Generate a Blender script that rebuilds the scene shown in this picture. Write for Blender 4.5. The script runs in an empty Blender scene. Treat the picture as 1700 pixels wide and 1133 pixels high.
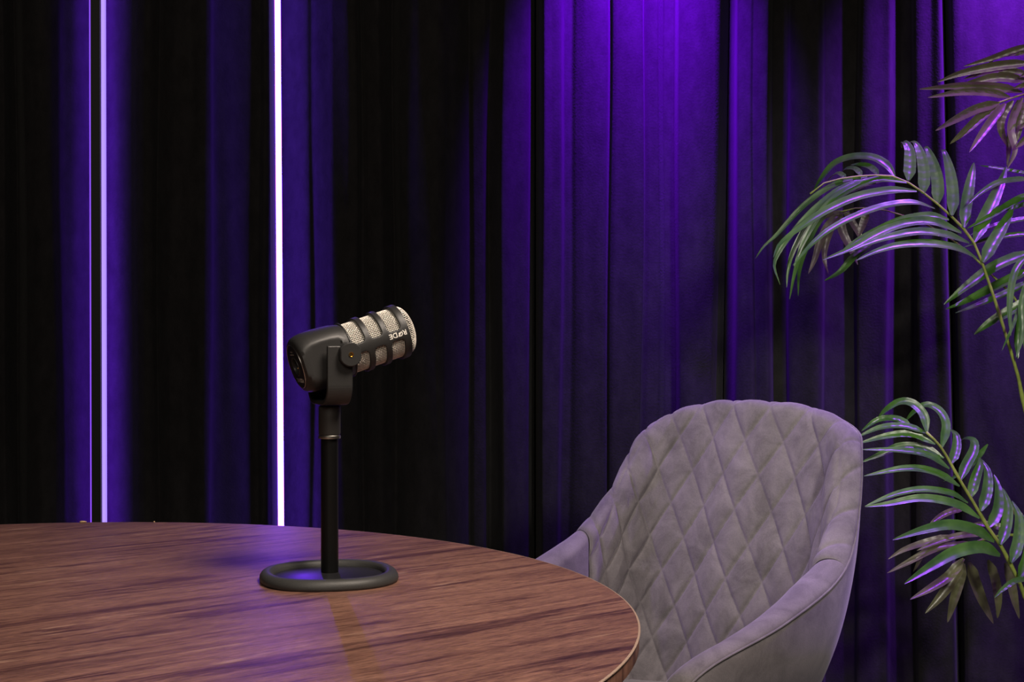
import bpy, bmesh, math, random
import numpy as np
from mathutils import Vector, Matrix

random.seed(7)
rng = np.random.default_rng(7)
scene = bpy.context.scene
COL = scene.collection

# ------------------------------------------------------------------ camera
F = 1700 * 50.0 / 36.0          # focal length in pixels of the 1700x1133 frame
CAM_H = 1.045
PITCH = math.radians(0.5)
cam_data = bpy.data.cameras.new('camera')
cam_data.lens = 50.0
cam_data.sensor_width = 36.0
cam_data.clip_start = 0.02
cam = bpy.data.objects.new('camera', cam_data)
COL.objects.link(cam)
cam.location = (0, 0, CAM_H)
cam.rotation_euler = (math.radians(90) - PITCH, 0, 0)
scene.camera = cam


def at(px, py, Y):
    """pixel (1700x1133 frame) -> point at world depth Y"""
    u = (px - 850.0) / F
    v = -(py - 566.5) / F
    c, s = math.cos(PITCH), math.sin(PITCH)
    t = Y / (c + v * s)
    return Vector((u * t, Y, CAM_H + (-s + v * c) * t))


# ------------------------------------------------------------------ world, lights, exposure
world = bpy.data.worlds.new('world')
scene.world = world
world.use_nodes = True
world.node_tree.nodes['Background'].inputs['Color'].default_value = (0.9, 0.8, 1.0, 1)
world.node_tree.nodes['Background'].inputs['Strength'].default_value = 0.004

scene.view_settings.view_transform = 'Standard'
scene.view_settings.look = 'None'
scene.view_settings.exposure = 0.0
scene.view_settings.gamma = 1.0
scene.view_settings.use_curve_mapping = False


def light(name, kind, loc, target, energy, color, **kw):
    d = bpy.data.lights.new(name, kind)
    d.energy = energy
    d.color = color
    for k, v in kw.items():
        setattr(d, k, v)
    o = bpy.data.objects.new(name, d)
    COL.objects.link(o)
    o.location = loc
    dirv = Vector(target) - Vector(loc)
    o.rotation_euler = dirv.to_track_quat('-Z', 'Y').to_euler()
    return o


# warm key lamp high above the right front of the table
light('key_lamp', 'SPOT', (0.70, 0.95, 2.60), (-0.22, 1.55, 0.75), 270, (1.0, 0.85, 0.72),
      spot_size=math.radians(66), spot_blend=1.0, shadow_soft_size=0.38)
# weaker warm lights: fill added at the right for the palm, lamp at left towards the chair
light('warm_fill_right', 'SPOT', (1.05, 0.25, 1.75), (0.92, 2.70, 0.92), 150, (1.0, 0.92, 0.80),
      spot_size=math.radians(40), spot_blend=1.0, shadow_soft_size=0.12)
light('warm_lamp_left', 'SPOT', (-1.05, 1.75, 2.70), (0.50, 2.50, 0.80), 150, (1.0, 0.88, 0.80),
      spot_size=math.radians(30), spot_blend=1.0, shadow_soft_size=0.10)
# dim warm fill added behind the camera to lift the black curtain
light('front_fill', 'AREA', (-0.2, -0.9, 2.3), (0.0, 3.0, 1.0), 26, (1.0, 0.88, 0.74), shape='RECTANGLE', size=1.6, size_y=0.8)
# purple stage spots washing the curtain from above
light('purple_spot_centre', 'SPOT', (0.33, 3.19, 2.42), (0.33, 3.58, 1.80), 600, (0.19, 0.0, 1.0),
      spot_size=math.radians(54), spot_blend=1.0, shadow_soft_size=0.04)
light('purple_spot_palm', 'SPOT', (1.42, 3.12, 2.45), (1.30, 3.58, 1.80), 560, (0.25, 0.015, 1.0),
      spot_size=math.radians(62), spot_blend=1.0, shadow_soft_size=0.04)
# purple spot straight above the palm and another from the right on to the chair
light('purple_spot_above', 'SPOT', (0.98, 2.42, 2.60), (1.0, 2.80, 1.0), 180, (0.34, 0.04, 1.0),
      spot_size=math.radians(40), spot_blend=0.6, shadow_soft_size=0.012)
light('purple_spot_side', 'SPOT', (1.45, 2.75, 2.25), (0.36, 2.45, 0.72), 105, (0.38, 0.10, 1.0),
      spot_size=math.radians(34), spot_blend=0.7, shadow_soft_size=0.03)
light('purple_spot_left', 'SPOT', (-0.95, 2.75, 2.55), (0.50, 2.50, 0.78), 80, (0.36, 0.08, 1.0),
      spot_size=math.radians(27), spot_blend=0.8, shadow_soft_size=0.04)



# ------------------------------------------------------------------ materials
def new_mat(name):
    m = bpy.data.materials.new(name)
    m.use_nodes = True
    nt = m.node_tree
    return m, nt, nt.nodes['Principled BSDF']


def node(nt, kind, **inputs):
    n = nt.nodes.new(kind)
    for k, v in inputs.items():
        n.inputs[k.replace('_', ' ')].default_value = v
    return n


def simple(name, color, rough=0.5, metal=0.0, spec=0.5, bump=0.0, bscale=400.0, var=0.12):
    m, nt, b = new_mat(name)
    b.inputs['Roughness'].default_value = rough
    b.inputs['Metallic'].default_value = metal
    b.inputs['Specular IOR Level'].default_value = spec
    tc = nt.nodes.new('ShaderNodeTexCoord')
    nz = node(nt, 'ShaderNodeTexNoise', Scale=bscale, Detail=3.0)
    nt.links.new(tc.outputs['Object'], nz.inputs['Vector'])
    rp = nt.nodes.new('ShaderNodeValToRGB')
    rp.color_ramp.elements[0].position = 0.3
    rp.color_ramp.elements[1].position = 0.7
    rp.color_ramp.elements[0].color = tuple(c * (1 - var) for c in color) + (1,)
    rp.color_ramp.elements[1].color = tuple(min(1, c * (1 + var)) for c in color) + (1,)
    nt.links.new(nz.outputs['Fac'], rp.inputs['Fac'])
    nt.links.new(rp.outputs['Color'], b.inputs['Base Color'])
    if bump:
        bp = node(nt, 'ShaderNodeBump', Strength=bump, Distance=0.0006)
        nt.links.new(nz.outputs['Fac'], bp.inputs['Height'])
        nt.links.new(bp.outputs['Normal'], b.inputs['Normal'])
    return m


def emit(name, color, strength):
    m, nt, b = new_mat(name)
    b.inputs['Base Color'].default_value = (0.8, 0.8, 0.8, 1)
    b.inputs['Emission Color'].default_value = tuple(color) + (1,)
    b.inputs['Emission Strength'].default_value = strength
    return m


def mat_curtain():
    m, nt, b = new_mat('black_velvet')
    b.inputs['Roughness'].default_value = 0.95
    b.inputs['Specular IOR Level'].default_value = 0.1
    b.inputs['Sheen Weight'].default_value = 0.05
    b.inputs['Sheen Roughness'].default_value = 0.5
    tc = nt.nodes.new('ShaderNodeTexCoord')
    mp = nt.nodes.new('ShaderNodeMapping')
    mp.inputs['Scale'].default_value = (1, 1, 0.55)
    nt.links.new(tc.outputs['Object'], mp.inputs['Vector'])
    n1 = node(nt, 'ShaderNodeTexNoise', Scale=34.0, Detail=7.0, Roughness=0.72)
    nt.links.new(mp.outputs['Vector'], n1.inputs['Vector'])
    rp = nt.nodes.new('ShaderNodeValToRGB')
    rp.color_ramp.elements[0].position = 0.25
    rp.color_ramp.elements[1].position = 0.8
    rp.color_ramp.elements[0].color = (0.017, 0.016, 0.0165, 1)
    rp.color_ramp.elements[1].color = (0.036, 0.034, 0.035, 1)
    nt.links.new(n1.outputs['Fac'], rp.inputs['Fac'])
    nt.links.new(rp.outputs['Color'], b.inputs['Base Color'])
    n2 = node(nt, 'ShaderNodeTexNoise', Scale=180.0, Detail=4.0)
    nt.links.new(tc.outputs['Object'], n2.inputs['Vector'])
    bp = node(nt, 'ShaderNodeBump', Strength=0.5, Distance=0.002)
    nt.links.new(n2.outputs['Fac'], bp.inputs['Height'])
    nt.links.new(bp.outputs['Normal'], b.inputs['Normal'])
    return m


def mat_wood():
    m, nt, b = new_mat('walnut_laminate')
    L = nt.links.new
    tc = nt.nodes.new('ShaderNodeTexCoord')
    rot = nt.nodes.new('ShaderNodeMapping')
    rot.inputs['Rotation'].default_value = (0, 0, math.radians(-40))
    L(tc.outputs['Object'], rot.inputs['Vector'])

    def stretched(sx, sy, scale, detail, rough, dist):
        mp = nt.nodes.new('ShaderNodeMapping')
        mp.inputs['Scale'].default_value = (sx, sy, 1)
        L(rot.outputs['Vector'], mp.inputs['Vector'])
        n = node(nt, 'ShaderNodeTexNoise', Scale=scale, Detail=detail, Roughness=rough, Distortion=dist)
        L(mp.outputs['Vector'], n.inputs['Vector'])
        return n.outputs['Fac']

    def ramp(fac, stops):
        r = nt.nodes.new('ShaderNodeValToRGB')
        e = r.color_ramp.elements
        e[0].position, e[0].color = stops[0][0], tuple(stops[0][1]) + (1,)
        e[1].position, e[1].color = stops[-1][0], tuple(stops[-1][1]) + (1,)
        for p, c in stops[1:-1]:
            x = e.new(p)
            x.color = tuple(c) + (1,)
        L(fac, r.inputs['Fac'])
        return r.outputs['Color']

    def mixc(kind, fac, a, bb):
        x = nt.nodes.new('ShaderNodeMix')
        x.data_type = 'RGBA'
        x.blend_type = kind
        if isinstance(fac, float):
            x.inputs[0].default_value = fac
        else:
            L(fac, x.inputs[0])
        L(a, x.inputs[6])
        L(bb, x.inputs[7])
        return x.outputs[2]

    broad = ramp(stretched(1.0, 6.5, 3.0, 9.0, 0.66, 1.2),
                 [(0.28, (0.092, 0.043, 0.033)), (0.46, (0.156, 0.077, 0.055)),
                  (0.58, (0.203, 0.104, 0.073)), (0.75, (0.255, 0.140, 0.100))])
    streak = ramp(stretched(0.8, 12.0, 2.2, 9.0, 0.72, 1.6),
                  [(0.34, (0.30, 0.25, 0.29)), (0.425, (0.60, 0.55, 0.58)), (0.47, (0.97, 0.97, 0.97)), (0.9, (1.05, 1.05, 1.05))])
    fine = ramp(stretched(9.0, 62.0, 6.0, 6.0, 0.78, 0.6),
                [(0.38, (0.50, 0.46, 0.47)), (0.50, (0.95, 0.95, 0.95)), (0.63, (1.45, 1.40, 1.35))])
    col = mixc('MULTIPLY', 1.0, broad, streak)
    col = mixc('MULTIPLY', 0.85, col, fine)
    # pale flecks lying across the grain
    fl = nt.nodes.new('ShaderNodeMapping')
    fl.inputs['Rotation'].default_value = (0, 0, math.radians(62))
    fl.inputs['Scale'].default_value = (9, 62, 1)
    L(rot.outputs['Vector'], fl.inputs['Vector'])
    fn = node(nt, 'ShaderNodeTexNoise', Scale=1.6, Detail=2.0, Roughness=0.5)
    L(fl.outputs['Vector'], fn.inputs['Vector'])
    fmask = ramp(fn.outputs['Fac'], [(0.60, (0, 0, 0)), (0.74, (1, 1, 1))])
    pmask = ramp(stretched(2.0, 6.0, 1.7, 2.0, 0.5, 0.0), [(0.50, (0, 0, 0)), (0.62, (0.75, 0.75, 0.75))])
    mm = mixc('MULTIPLY', 1.0, fmask, pmask)
    pale = nt.nodes.new('ShaderNodeRGB')
    pale.outputs[0].default_value = (0.36, 0.22, 0.155, 1)
    col = mixc('MIX', mm, col, pale.outputs[0])
    L(col, b.inputs['Base Color'])
    b.inputs['Roughness'].default_value = 0.36
    b.inputs['Specular IOR Level'].default_value = 0.32
    rr = nt.nodes.new('ShaderNodeMapRange')
    rr.inputs['To Min'].default_value = 0.32
    rr.inputs['To Max'].default_value = 0.54
    L(stretched(5.0, 60.0, 5.0, 4.0, 0.6, 0.2), rr.inputs['Value'])
    L(rr.outputs['Result'], b.inputs['Roughness'])
    bp = node(nt, 'ShaderNodeBump', Strength=0.25, Distance=0.0007)
    L(stretched(8.0, 110.0, 5.0, 5.0, 0.7, 0.2), bp.inputs['Height'])
    L(bp.outputs['Normal'], b.inputs['Normal'])
    return m


def mat_suede():
    m, nt, b = new_mat('grey_suede')
    L = nt.links.new
    tc = nt.nodes.new('ShaderNodeTexCoord')
    n1 = node(nt, 'ShaderNodeTexNoise', Scale=16.0, Detail=6.0, Roughness=0.65, Distortion=0.6)
    L(tc.outputs['Object'], n1.inputs['Vector'])
    rp = nt.nodes.new('ShaderNodeValToRGB')
    rp.color_ramp.elements[0].position = 0.32
    rp.color_ramp.elements[1].position = 0.70
    rp.color_ramp.elements[0].color = (0.112, 0.102, 0.109, 1)
    rp.color_ramp.elements[1].color = (0.222, 0.203, 0.217, 1)
    L(n1.outputs['Fac'], rp.inputs['Fac'])
    n2 = node(nt, 'ShaderNodeTexNoise', Scale=420.0, Detail=4.0, Roughness=0.7)
    L(tc.outputs['Object'], n2.inputs['Vector'])
    mx = nt.nodes.new('ShaderNodeMix')
    mx.data_type = 'RGBA'
    mx.blend_type = 'OVERLAY'
    mx.inputs[0].default_value = 0.28
    L(rp.outputs['Color'], mx.inputs[6])
    L(n2.outputs['Fac'], mx.inputs[7])
    L(mx.outputs[2], b.inputs['Base Color'])
    b.inputs['Roughness'].default_value = 0.9
    b.inputs['Specular IOR Level'].default_value = 0.15
    b.inputs['Sheen Weight'].default_value = 0.35
    b.inputs['Sheen Roughness'].default_value = 0.45
    b.inputs['Sheen Tint'].default_value = (0.9, 0.85, 1.0, 1)
    bp = node(nt, 'ShaderNodeBump', Strength=0.25, Distance=0.0012)
    L(n2.outputs['Fac'], bp.inputs['Height'])
    L(bp.outputs['Normal'], b.inputs['Normal'])
    return m


def mat_leaf(name, dark, lightc, trans):
    m, nt, b = new_mat(name)
    L = nt.links.new
    tc = nt.nodes.new('ShaderNodeTexCoord')
    n1 = node(nt, 'ShaderNodeTexNoise', Scale=22.0, Detail=3.0)
    L(tc.outputs['Object'], n1.inputs['Vector'])
    rp = nt.nodes.new('ShaderNodeValToRGB')
    rp.color_ramp.elements[0].position = 0.35
    rp.color_ramp.elements[1].position = 0.68
    rp.color_ramp.elements[0].color = tuple(dark) + (1,)
    rp.color_ramp.elements[1].color = tuple(lightc) + (1,)
    L(n1.outputs['Fac'], rp.inputs['Fac'])
    L(rp.outputs['Color'], b.inputs['Base Color'])
    b.inputs['Roughness'].default_value = 0.33
    b.inputs['Specular IOR Level'].default_value = 0.75
    tr = nt.nodes.new('ShaderNodeBsdfTranslucent')
    tr.inputs['Color'].default_value = tuple(trans) + (1,)
    ms = nt.nodes.new('ShaderNodeMixShader')
    ms.inputs['Fac'].default_value = 0.22
    L(b.outputs['BSDF'], ms.inputs[1])
    L(tr.outputs['BSDF'], ms.inputs[2])
    L(ms.outputs['Shader'], nt.nodes['Material Output'].inputs['Surface'])
    return m


M = {
    'curtain': mat_curtain(),
    'wood': mat_wood(),
    'suede': mat_suede(),
    'leaf': mat_leaf('palm_leaf_green', (0.042, 0.130, 0.022), (0.095, 0.240, 0.040), (0.14, 0.22, 0.03)),
    'leaf_olive': mat_leaf('palm_leaf_olive', (0.11, 0.11, 0.055), (0.19, 0.20, 0.09), (0.40, 0.16, 0.16)),
    'stem': simple('palm_stem', (0.27, 0.34, 0.07), 0.45, bscale=60, var=0.25),
    'edge': simple('table_edge_worn', (0.30, 0.21, 0.16), 0.5),
    'black_powder': simple('black_powder_coat', (0.019, 0.0185, 0.018), 0.45, spec=0.5, bump=0.25, bscale=1500),
    'black_tube': simple('black_painted_tube', (0.004, 0.004, 0.004), 0.36, spec=0.22),
    'rubber': simple('black_rubber', (0.032, 0.032, 0.031), 0.52, spec=0.45, bump=0.3, bscale=900),
    'plate': simple('black_enamel', (0.014, 0.014, 0.016), 0.32, spec=0.6),
    'steel_mesh': simple('steel_mesh', (0.88, 0.83, 0.75), 0.38, metal=0.45),
    'chrome': simple('dull_chrome', (0.55, 0.53, 0.48), 0.3, metal=1.0),
    'gold': simple('gold_contact', (0.85, 0.52, 0.16), 0.25, metal=1.0),
    'void': simple('matte_black', (0.006, 0.006, 0.006), 0.8, spec=0.1),
    'print_white': simple('white_print', (0.75, 0.72, 0.66), 0.6),
    'print_grey': simple('grey_print', (0.30, 0.29, 0.28), 0.6),
    'profile': simple('black_aluminium', (0.020, 0.019, 0.018), 0.5),
    'floor': simple('dark_floor', (0.012, 0.011, 0.011), 0.8, bscale=30),
    'wall': simple('dark_wall', (0.014, 0.013, 0.014), 0.9, bscale=30),
    'metal_black': simple('black_metal', (0.02, 0.02, 0.02), 0.45),
    'pot': simple('black_pot', (0.02, 0.02, 0.02), 0.55),
    'soil': simple('potting_soil', (0.02, 0.014, 0.010), 0.95, bump=1.0, bscale=90, var=0.5),
    'crumb': simple('crumb', (0.45, 0.30, 0.16), 0.7, bscale=300, var=0.3),
    'led_white': emit('led_bright', (0.17, 0.036, 1.0), 31.0),
    'led_violet': emit('led_violet', (0.40, 0.25, 1.0), 1.05),
}


# ------------------------------------------------------------------ object helpers
def mesh_obj(name, verts, faces, mat, parent=None, smooth=True, loc=None):
    me = bpy.data.meshes.new(name)
    me.from_pydata([tuple(v) for v in verts], [], [tuple(f) for f in faces])
    me.update()
    if mat is not None:
        me.materials.append(mat)
    if smooth:
        me.polygons.foreach_set('use_smooth', [True] * len(me.polygons))
    o = bpy.data.objects.new(name, me)
    COL.objects.link(o)
    if parent is not None:
        o.parent = parent
    if loc is not None:
        o.location = loc
    return o


def bm_obj(name, bm, mat, parent=None, smooth=True, loc=None):
    bmesh.ops.recalc_face_normals(bm, faces=bm.faces)
    me = bpy.data.meshes.new(name)
    bm.to_mesh(me)
    bm.free()
    me.materials.append(mat)
    if smooth:
        me.polygons.foreach_set('use_smooth', [True] * len(me.polygons))
    o = bpy.data.objects.new(name, me)
    COL.objects.link(o)
    if parent is not None:
        o.parent = parent
    if loc is not None:
        o.location = loc
    return o


def thing(name, label, cat, loc=(0, 0, 0), group=None):
    o = bpy.data.objects.new(name, None)
    o.empty_display_size = 0.05
    COL.objects.link(o)
    o.location = loc
    return tag(o, label, cat, group)


def tag(o, label, cat, group=None):
    o['label'] = label
    o['category'] = cat
    if group:
        o['group'] = group
    return o


def grid_faces(nu, nv, closed_u=False, off=0):
    fs = []
    for i in range(nu if closed_u else nu - 1):
        i2 = (i + 1) % nu
        for j in range(nv - 1):
            fs.append((off + i * nv + j, off + i2 * nv + j, off + i2 * nv + j + 1, off + i * nv + j + 1))
    return fs


def sharp(o, deg=35):
    me = o.data
    me.set_sharp_from_angle(angle=math.radians(deg))
    return o


def bevel(o, w, seg=2, deg=35):
    md = o.modifiers.new('bevel', 'BEVEL')
    md.width = w
    md.segments = seg
    md.limit_method = 'ANGLE'
    md.angle_limit = math.radians(deg)
    md.harden_normals = False
    return o


def lathe(name, prof, mat, parent=None, n=48, axis=None, origin=(0, 0, 0), loc=None, capped=True):
    """prof: list of (r, h) ; axis frame (ex, ey, ez) maps local x,y,h"""
    if axis is None:
        axis = (Vector((1, 0, 0)), Vector((0, 1, 0)), Vector((0, 0, 1)))
    ex, ey, ez = axis
    o = Vector(origin)
    vs = []
    for i in range(n):
        a = 2 * math.pi * i / n
        for r, h in prof:
            vs.append(o + ex * (r * math.cos(a)) + ey * (r * math.sin(a)) + ez * h)
    fs = grid_faces(n, len(prof), True)
    k = len(prof)
    if capped:
        if prof[0][0] > 1e-6:
            fs.append(tuple(i * k for i in range(n))[::-1])
        if prof[-1][0] > 1e-6:
            fs.append(tuple(i * k + k - 1 for i in range(n)))
    ob = mesh_obj(name, vs, fs, mat, parent, loc=loc)
    bm = bmesh.new()
    bm.from_mesh(ob.data)
    bmesh.ops.remove_doubles(bm, verts=bm.verts, dist=1e-6)
    bmesh.ops.recalc_face_normals(bm, faces=bm.faces)
    bm.to_mesh(ob.data)
    bm.free()
    return sharp(ob)


def box(name, c, size, mat, parent=None, bev=0.0, frame=None):
    ex, ey, ez = frame or (Vector((1, 0, 0)), Vector((0, 1, 0)), Vector((0, 0, 1)))
    c = Vector(c)
    bm = bmesh.new()
    vs = []
    for sx in (-.5, .5):
        for sy in (-.5, .5):
            for sz in (-.5, .5):
                vs.append(bm.verts.new(c + ex * (sx * size[0]) + ey * (sy * size[1]) + ez * (sz * size[2])))
    for f in ((0, 1, 3, 2), (4, 6, 7, 5), (0, 4, 5, 1), (2, 3, 7, 6), (0, 2, 6, 4), (1, 5, 7, 3)):
        bm.faces.new([vs[i] for i in f])
    o = bm_obj(name, bm, mat, parent, smooth=False)
    if bev:
        bevel(o, bev)
    return o


def catmull(P, n):
    """smooth curve through points P (k,d) sampled with n points, even arc length"""
    P = np.asarray(P, float)
    ext = np.vstack([2 * P[0] - P[1], P, 2 * P[-1] - P[-2]])
    out = []
    t = np.linspace(0, 1, 24, endpoint=False)[:, None]
    for i in range(1, len(ext) - 2):
        a, b, d, e = ext[i - 1:i + 3]
        out.append(.5 * ((2 * b) + (d - a) * t + (2 * a - 5 * b + 4 * d - e) * t ** 2 + (3 * b - a - 3 * d + e) * t ** 3))
    Q = np.vstack(out + [P[-1:]])
    s = np.r_[0, np.cumsum(np.linalg.norm(np.diff(Q, axis=0), axis=1))]
    q = np.linspace(0, s[-1], n)
    return np.stack([np.interp(q, s, Q[:, k]) for k in range(Q.shape[1])], 1)


def tube(name, P, radii, mat, parent=None, n=10, caps=True):
    P = [Vector(p) for p in P]
    vs, fs = [], []
    prev = None
    for i, p in enumerate(P):
        t = (P[min(i + 1, len(P) - 1)] - P[max(i - 1, 0)]).normalized()
        ref = prev if prev is not None else (Vector((0, 0, 1)) if abs(t.z) < .9 else Vector((0, 1, 0)))
        e1 = (ref - t * ref.dot(t)).normalized()
        prev = e1
        e2 = t.cross(e1)
        r = radii[i] if hasattr(radii, '__len__') else radii
        for k in range(n):
            a = 2 * math.pi * k / n
            vs.append(p + e1 * (r * math.cos(a)) + e2 * (r * math.sin(a)))
    for i in range(len(P) - 1):
        for k in range(n):
            k2 = (k + 1) % n
            fs.append((i * n + k, i * n + k2, (i + 1) * n + k2, (i + 1) * n + k))
    if caps:
        fs.append(tuple(range(n))[::-1])
        fs.append(tuple((len(P) - 1) * n + k for k in range(n)))
    return mesh_obj(name, vs, fs, mat, parent)


# ------------------------------------------------------------------ setting
CUR_Y = 3.60
fl = mesh_obj('floor', [(-3, -1.5, 0), (3, -1.5, 0), (3, 3.9, 0), (-3, 3.9, 0), (-3, -1.5, -.05), (3, -1.5, -.05), (3, 3.9, -.05), (-3, 3.9, -.05)],
              [(0, 1, 2, 3), (4, 7, 6, 5), (0, 4, 5, 1), (1, 5, 6, 2), (2, 6, 7, 3), (3, 7, 4, 0)], M['floor'], smooth=False)
fl['kind'] = 'structure'
wl = box('wall_back', (0, 3.86, 1.4), (6, 0.08, 2.8), M['wall'])
wl['kind'] = 'structure'
tr = box('curtain_rail', (0.0, CUR_Y, 2.725), (3.7, 0.03, 0.03), M['metal_black'], bev=0.003)
tag(tr, 'black curtain rail running above the dark velvet curtains', 'rail')


# ------------------------------------------------------------------ curtains
def pchip(x, y, q):
    x = np.asarray(x, float)
    y = np.asarray(y, float)
    h = np.diff(x)
    d = np.diff(y) / h
    m = np.zeros_like(y)
    for i in range(1, len(x) - 1):
        if d[i - 1] * d[i] > 0:
            w1, w2 = 2 * h[i] + h[i - 1], h[i] + 2 * h[i - 1]
            m[i] = (w1 + w2) / (w1 / d[i - 1] + w2 / d[i])
    m[0], m[-1] = d[0], d[-1]
    k = np.clip(np.searchsorted(x, q) - 1, 0, len(x) - 2)
    t = (q - x[k]) / h[k]
    return ((1 + 2 * t) * (1 - t) ** 2 * y[k] + t * (1 - t) ** 2 * h[k] * m[k]
            + t * t * (3 - 2 * t) * y[k + 1] + t * t * (t - 1) * h[k] * m[k + 1])


FOLDS = [
    # fold profile of each curtain: (pixel column, centimetres towards the camera)
    ('black velvet curtain in deep folds behind the microphone and both light tubes',
     [(-210, -4), (-160, 5), (-115, 4), (-75, -5), (-30, 3), (5, 5), (28, -3), (45, 4), (70, 6.5), (88, 5.5), (101, 2), (108, -1),
      (125, -2.5), (145, -5.5), (165, -6.5), (180, -6), (200, -4), (220, -.5), (233, 4), (245, 5.5), (258, 3.5), (265, .8),
      (272, 2.8), (290, 5.5), (315, 5), (335, 6), (349, 5), (355, 2.5), (362, 1.5), (385, .2), (405, -1), (428, -3), (436, -1.5),
      (443, -2.2), (450, -6), (470, -6.5), (490, -5), (511, -2.3), (518, -2.8), (526, -1), (543, 2.5), (553, 5), (575, 6),
      (592, 4.5), (597, 1.2), (602, .2), (609, 2.8), (630, 4.5), (645, 1), (655, -2), (670, 3.5), (700, 6), (725, 6), (739, 5),
      (745, 3.2), (760, 1), (775, -2), (782, -3.5), (790, -2), (805, -1.5), (815, -4), (828, -1), (838, 2.8), (860, 0), (877, -2),
      (883, -6), (888, -9)]),
    ('brightly purple lit velvet curtain in broad flat folds right of the microphone',
     [(889, -9), (894, -5), (899, 1), (904, 3.5), (928, 4), (937, -1), (947, -1), (956, 2), (970, 4), (1000, 4.5), (1006, 3), (1009, -1),
      (1013, 3.5), (1020, 5), (1060, 6), (1065, 5.5), (1067, 0), (1075, 1), (1090, 1.5), (1102, -4), (1118, -4), (1127, 3),
      (1160, 5), (1183, 4), (1192, 1), (1199, -5), (1206, -9)]),
    ('dark velvet curtain in narrow folds between the lit curtain and the palm',
     [(1207, -9), (1218, -6), (1226, 1), (1240, 3), (1249, 4), (1253, 3), (1262, 4.5), (1275, 6), (1280, 3), (1284, -4), (1308, -5),
      (1314, 0), (1325, 2.5), (1340, 4), (1360, 5.5), (1366, 4), (1371, -3), (1420, -4), (1428, 0), (1445, 1), (1460, 1.2), (1472, 1.5),
      (1479, -2), (1495, -5), (1512, -4), (1519, 1), (1545, 3), (1563, 5), (1567, 3), (1569, -6), (1572, -9)]),
    ('smooth dark velvet curtain behind the palm at the right edge',
     [(1573, -9), (1577, -6), (1583, 0), (1600, 2), (1650, 3), (1700, 3), (1760, 1), (1800, 4), (1850, -3), (1900, 3), (1950, -3)]),
]


def build_curtain(label, prof):
    xs, ds = zip(*prof)
    npx = int((xs[-1] - xs[0]) / 1.6)
    q = np.linspace(xs[0], xs[-1], npx)
    d0 = pchip(xs, ds, q) / 100.0
    zs = np.linspace(0.012, 2.70, 64)
    PX, Z = np.meshgrid(q, zs, indexing='ij')
    D = np.repeat(d0[:, None], len(zs), 1)
    # folds wander a little on their way down
    edge = np.minimum(1, np.minimum(PX - xs[0], xs[-1] - PX) / 25.0)
    amp = 0.85 + 0.25 * np.sin(PX * 0.017 + Z * 1.1)
    D = D * (1 + (amp - 1) * edge) + 0.0045 * np.sin(PX * .08 + Z * 2.3) * np.sin(Z * 1.7 + PX * .031) * edge
    wander = (3.0 * np.sin(Z * 1.9 + PX * 0.011) + 1.6 * np.sin(Z * 4.7 + PX * 0.043)) * edge
    py = 566.5 - F * ((Z - CAM_H) / CUR_Y + 0.0087)
    lean = (py - 250) / 500.0 * 13.0 * np.clip((PX - 1470) / 90.0, 0, 1)
    lean = lean + (250 - py) / 500.0 * 8.0 * np.exp(-((PX - 1195) / 45.0) ** 2) + (250 - py) / 500 * 4 * np.exp(-((PX - 1060) / 40.) ** 2)
    # pressed crease across the cloth and a slack pocket near the chair
    crease = np.exp(-((py - 343 - 6 * np.sin(PX * .02)) / 4.0) ** 2) * 0.0016 * ((PX > 905) & (PX < 1192))
    pk = np.exp(-((PX - 1165) / 30.0) ** 2) * np.exp(-((py - 615 - (PX - 1140) * .55) / 18.0) ** 2) * 0.012
    D = D + crease - pk
    Y = CUR_Y - D
    X = (PX + wander + lean - 850.0) / F * Y
    V = np.stack([X, Y, Z], -1).reshape(-1, 3)
    o = mesh_obj('curtain', V.tolist(), grid_faces(npx, len(zs)), M['curtain'])
    tag(o, label, 'curtain')
    md = o.modifiers.new('thickness', 'SOLIDIFY')
    md.thickness = 0.0012
    md.offset = 0
    return o


for lab, prof in FOLDS:
    build_curtain(lab, prof)

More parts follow.
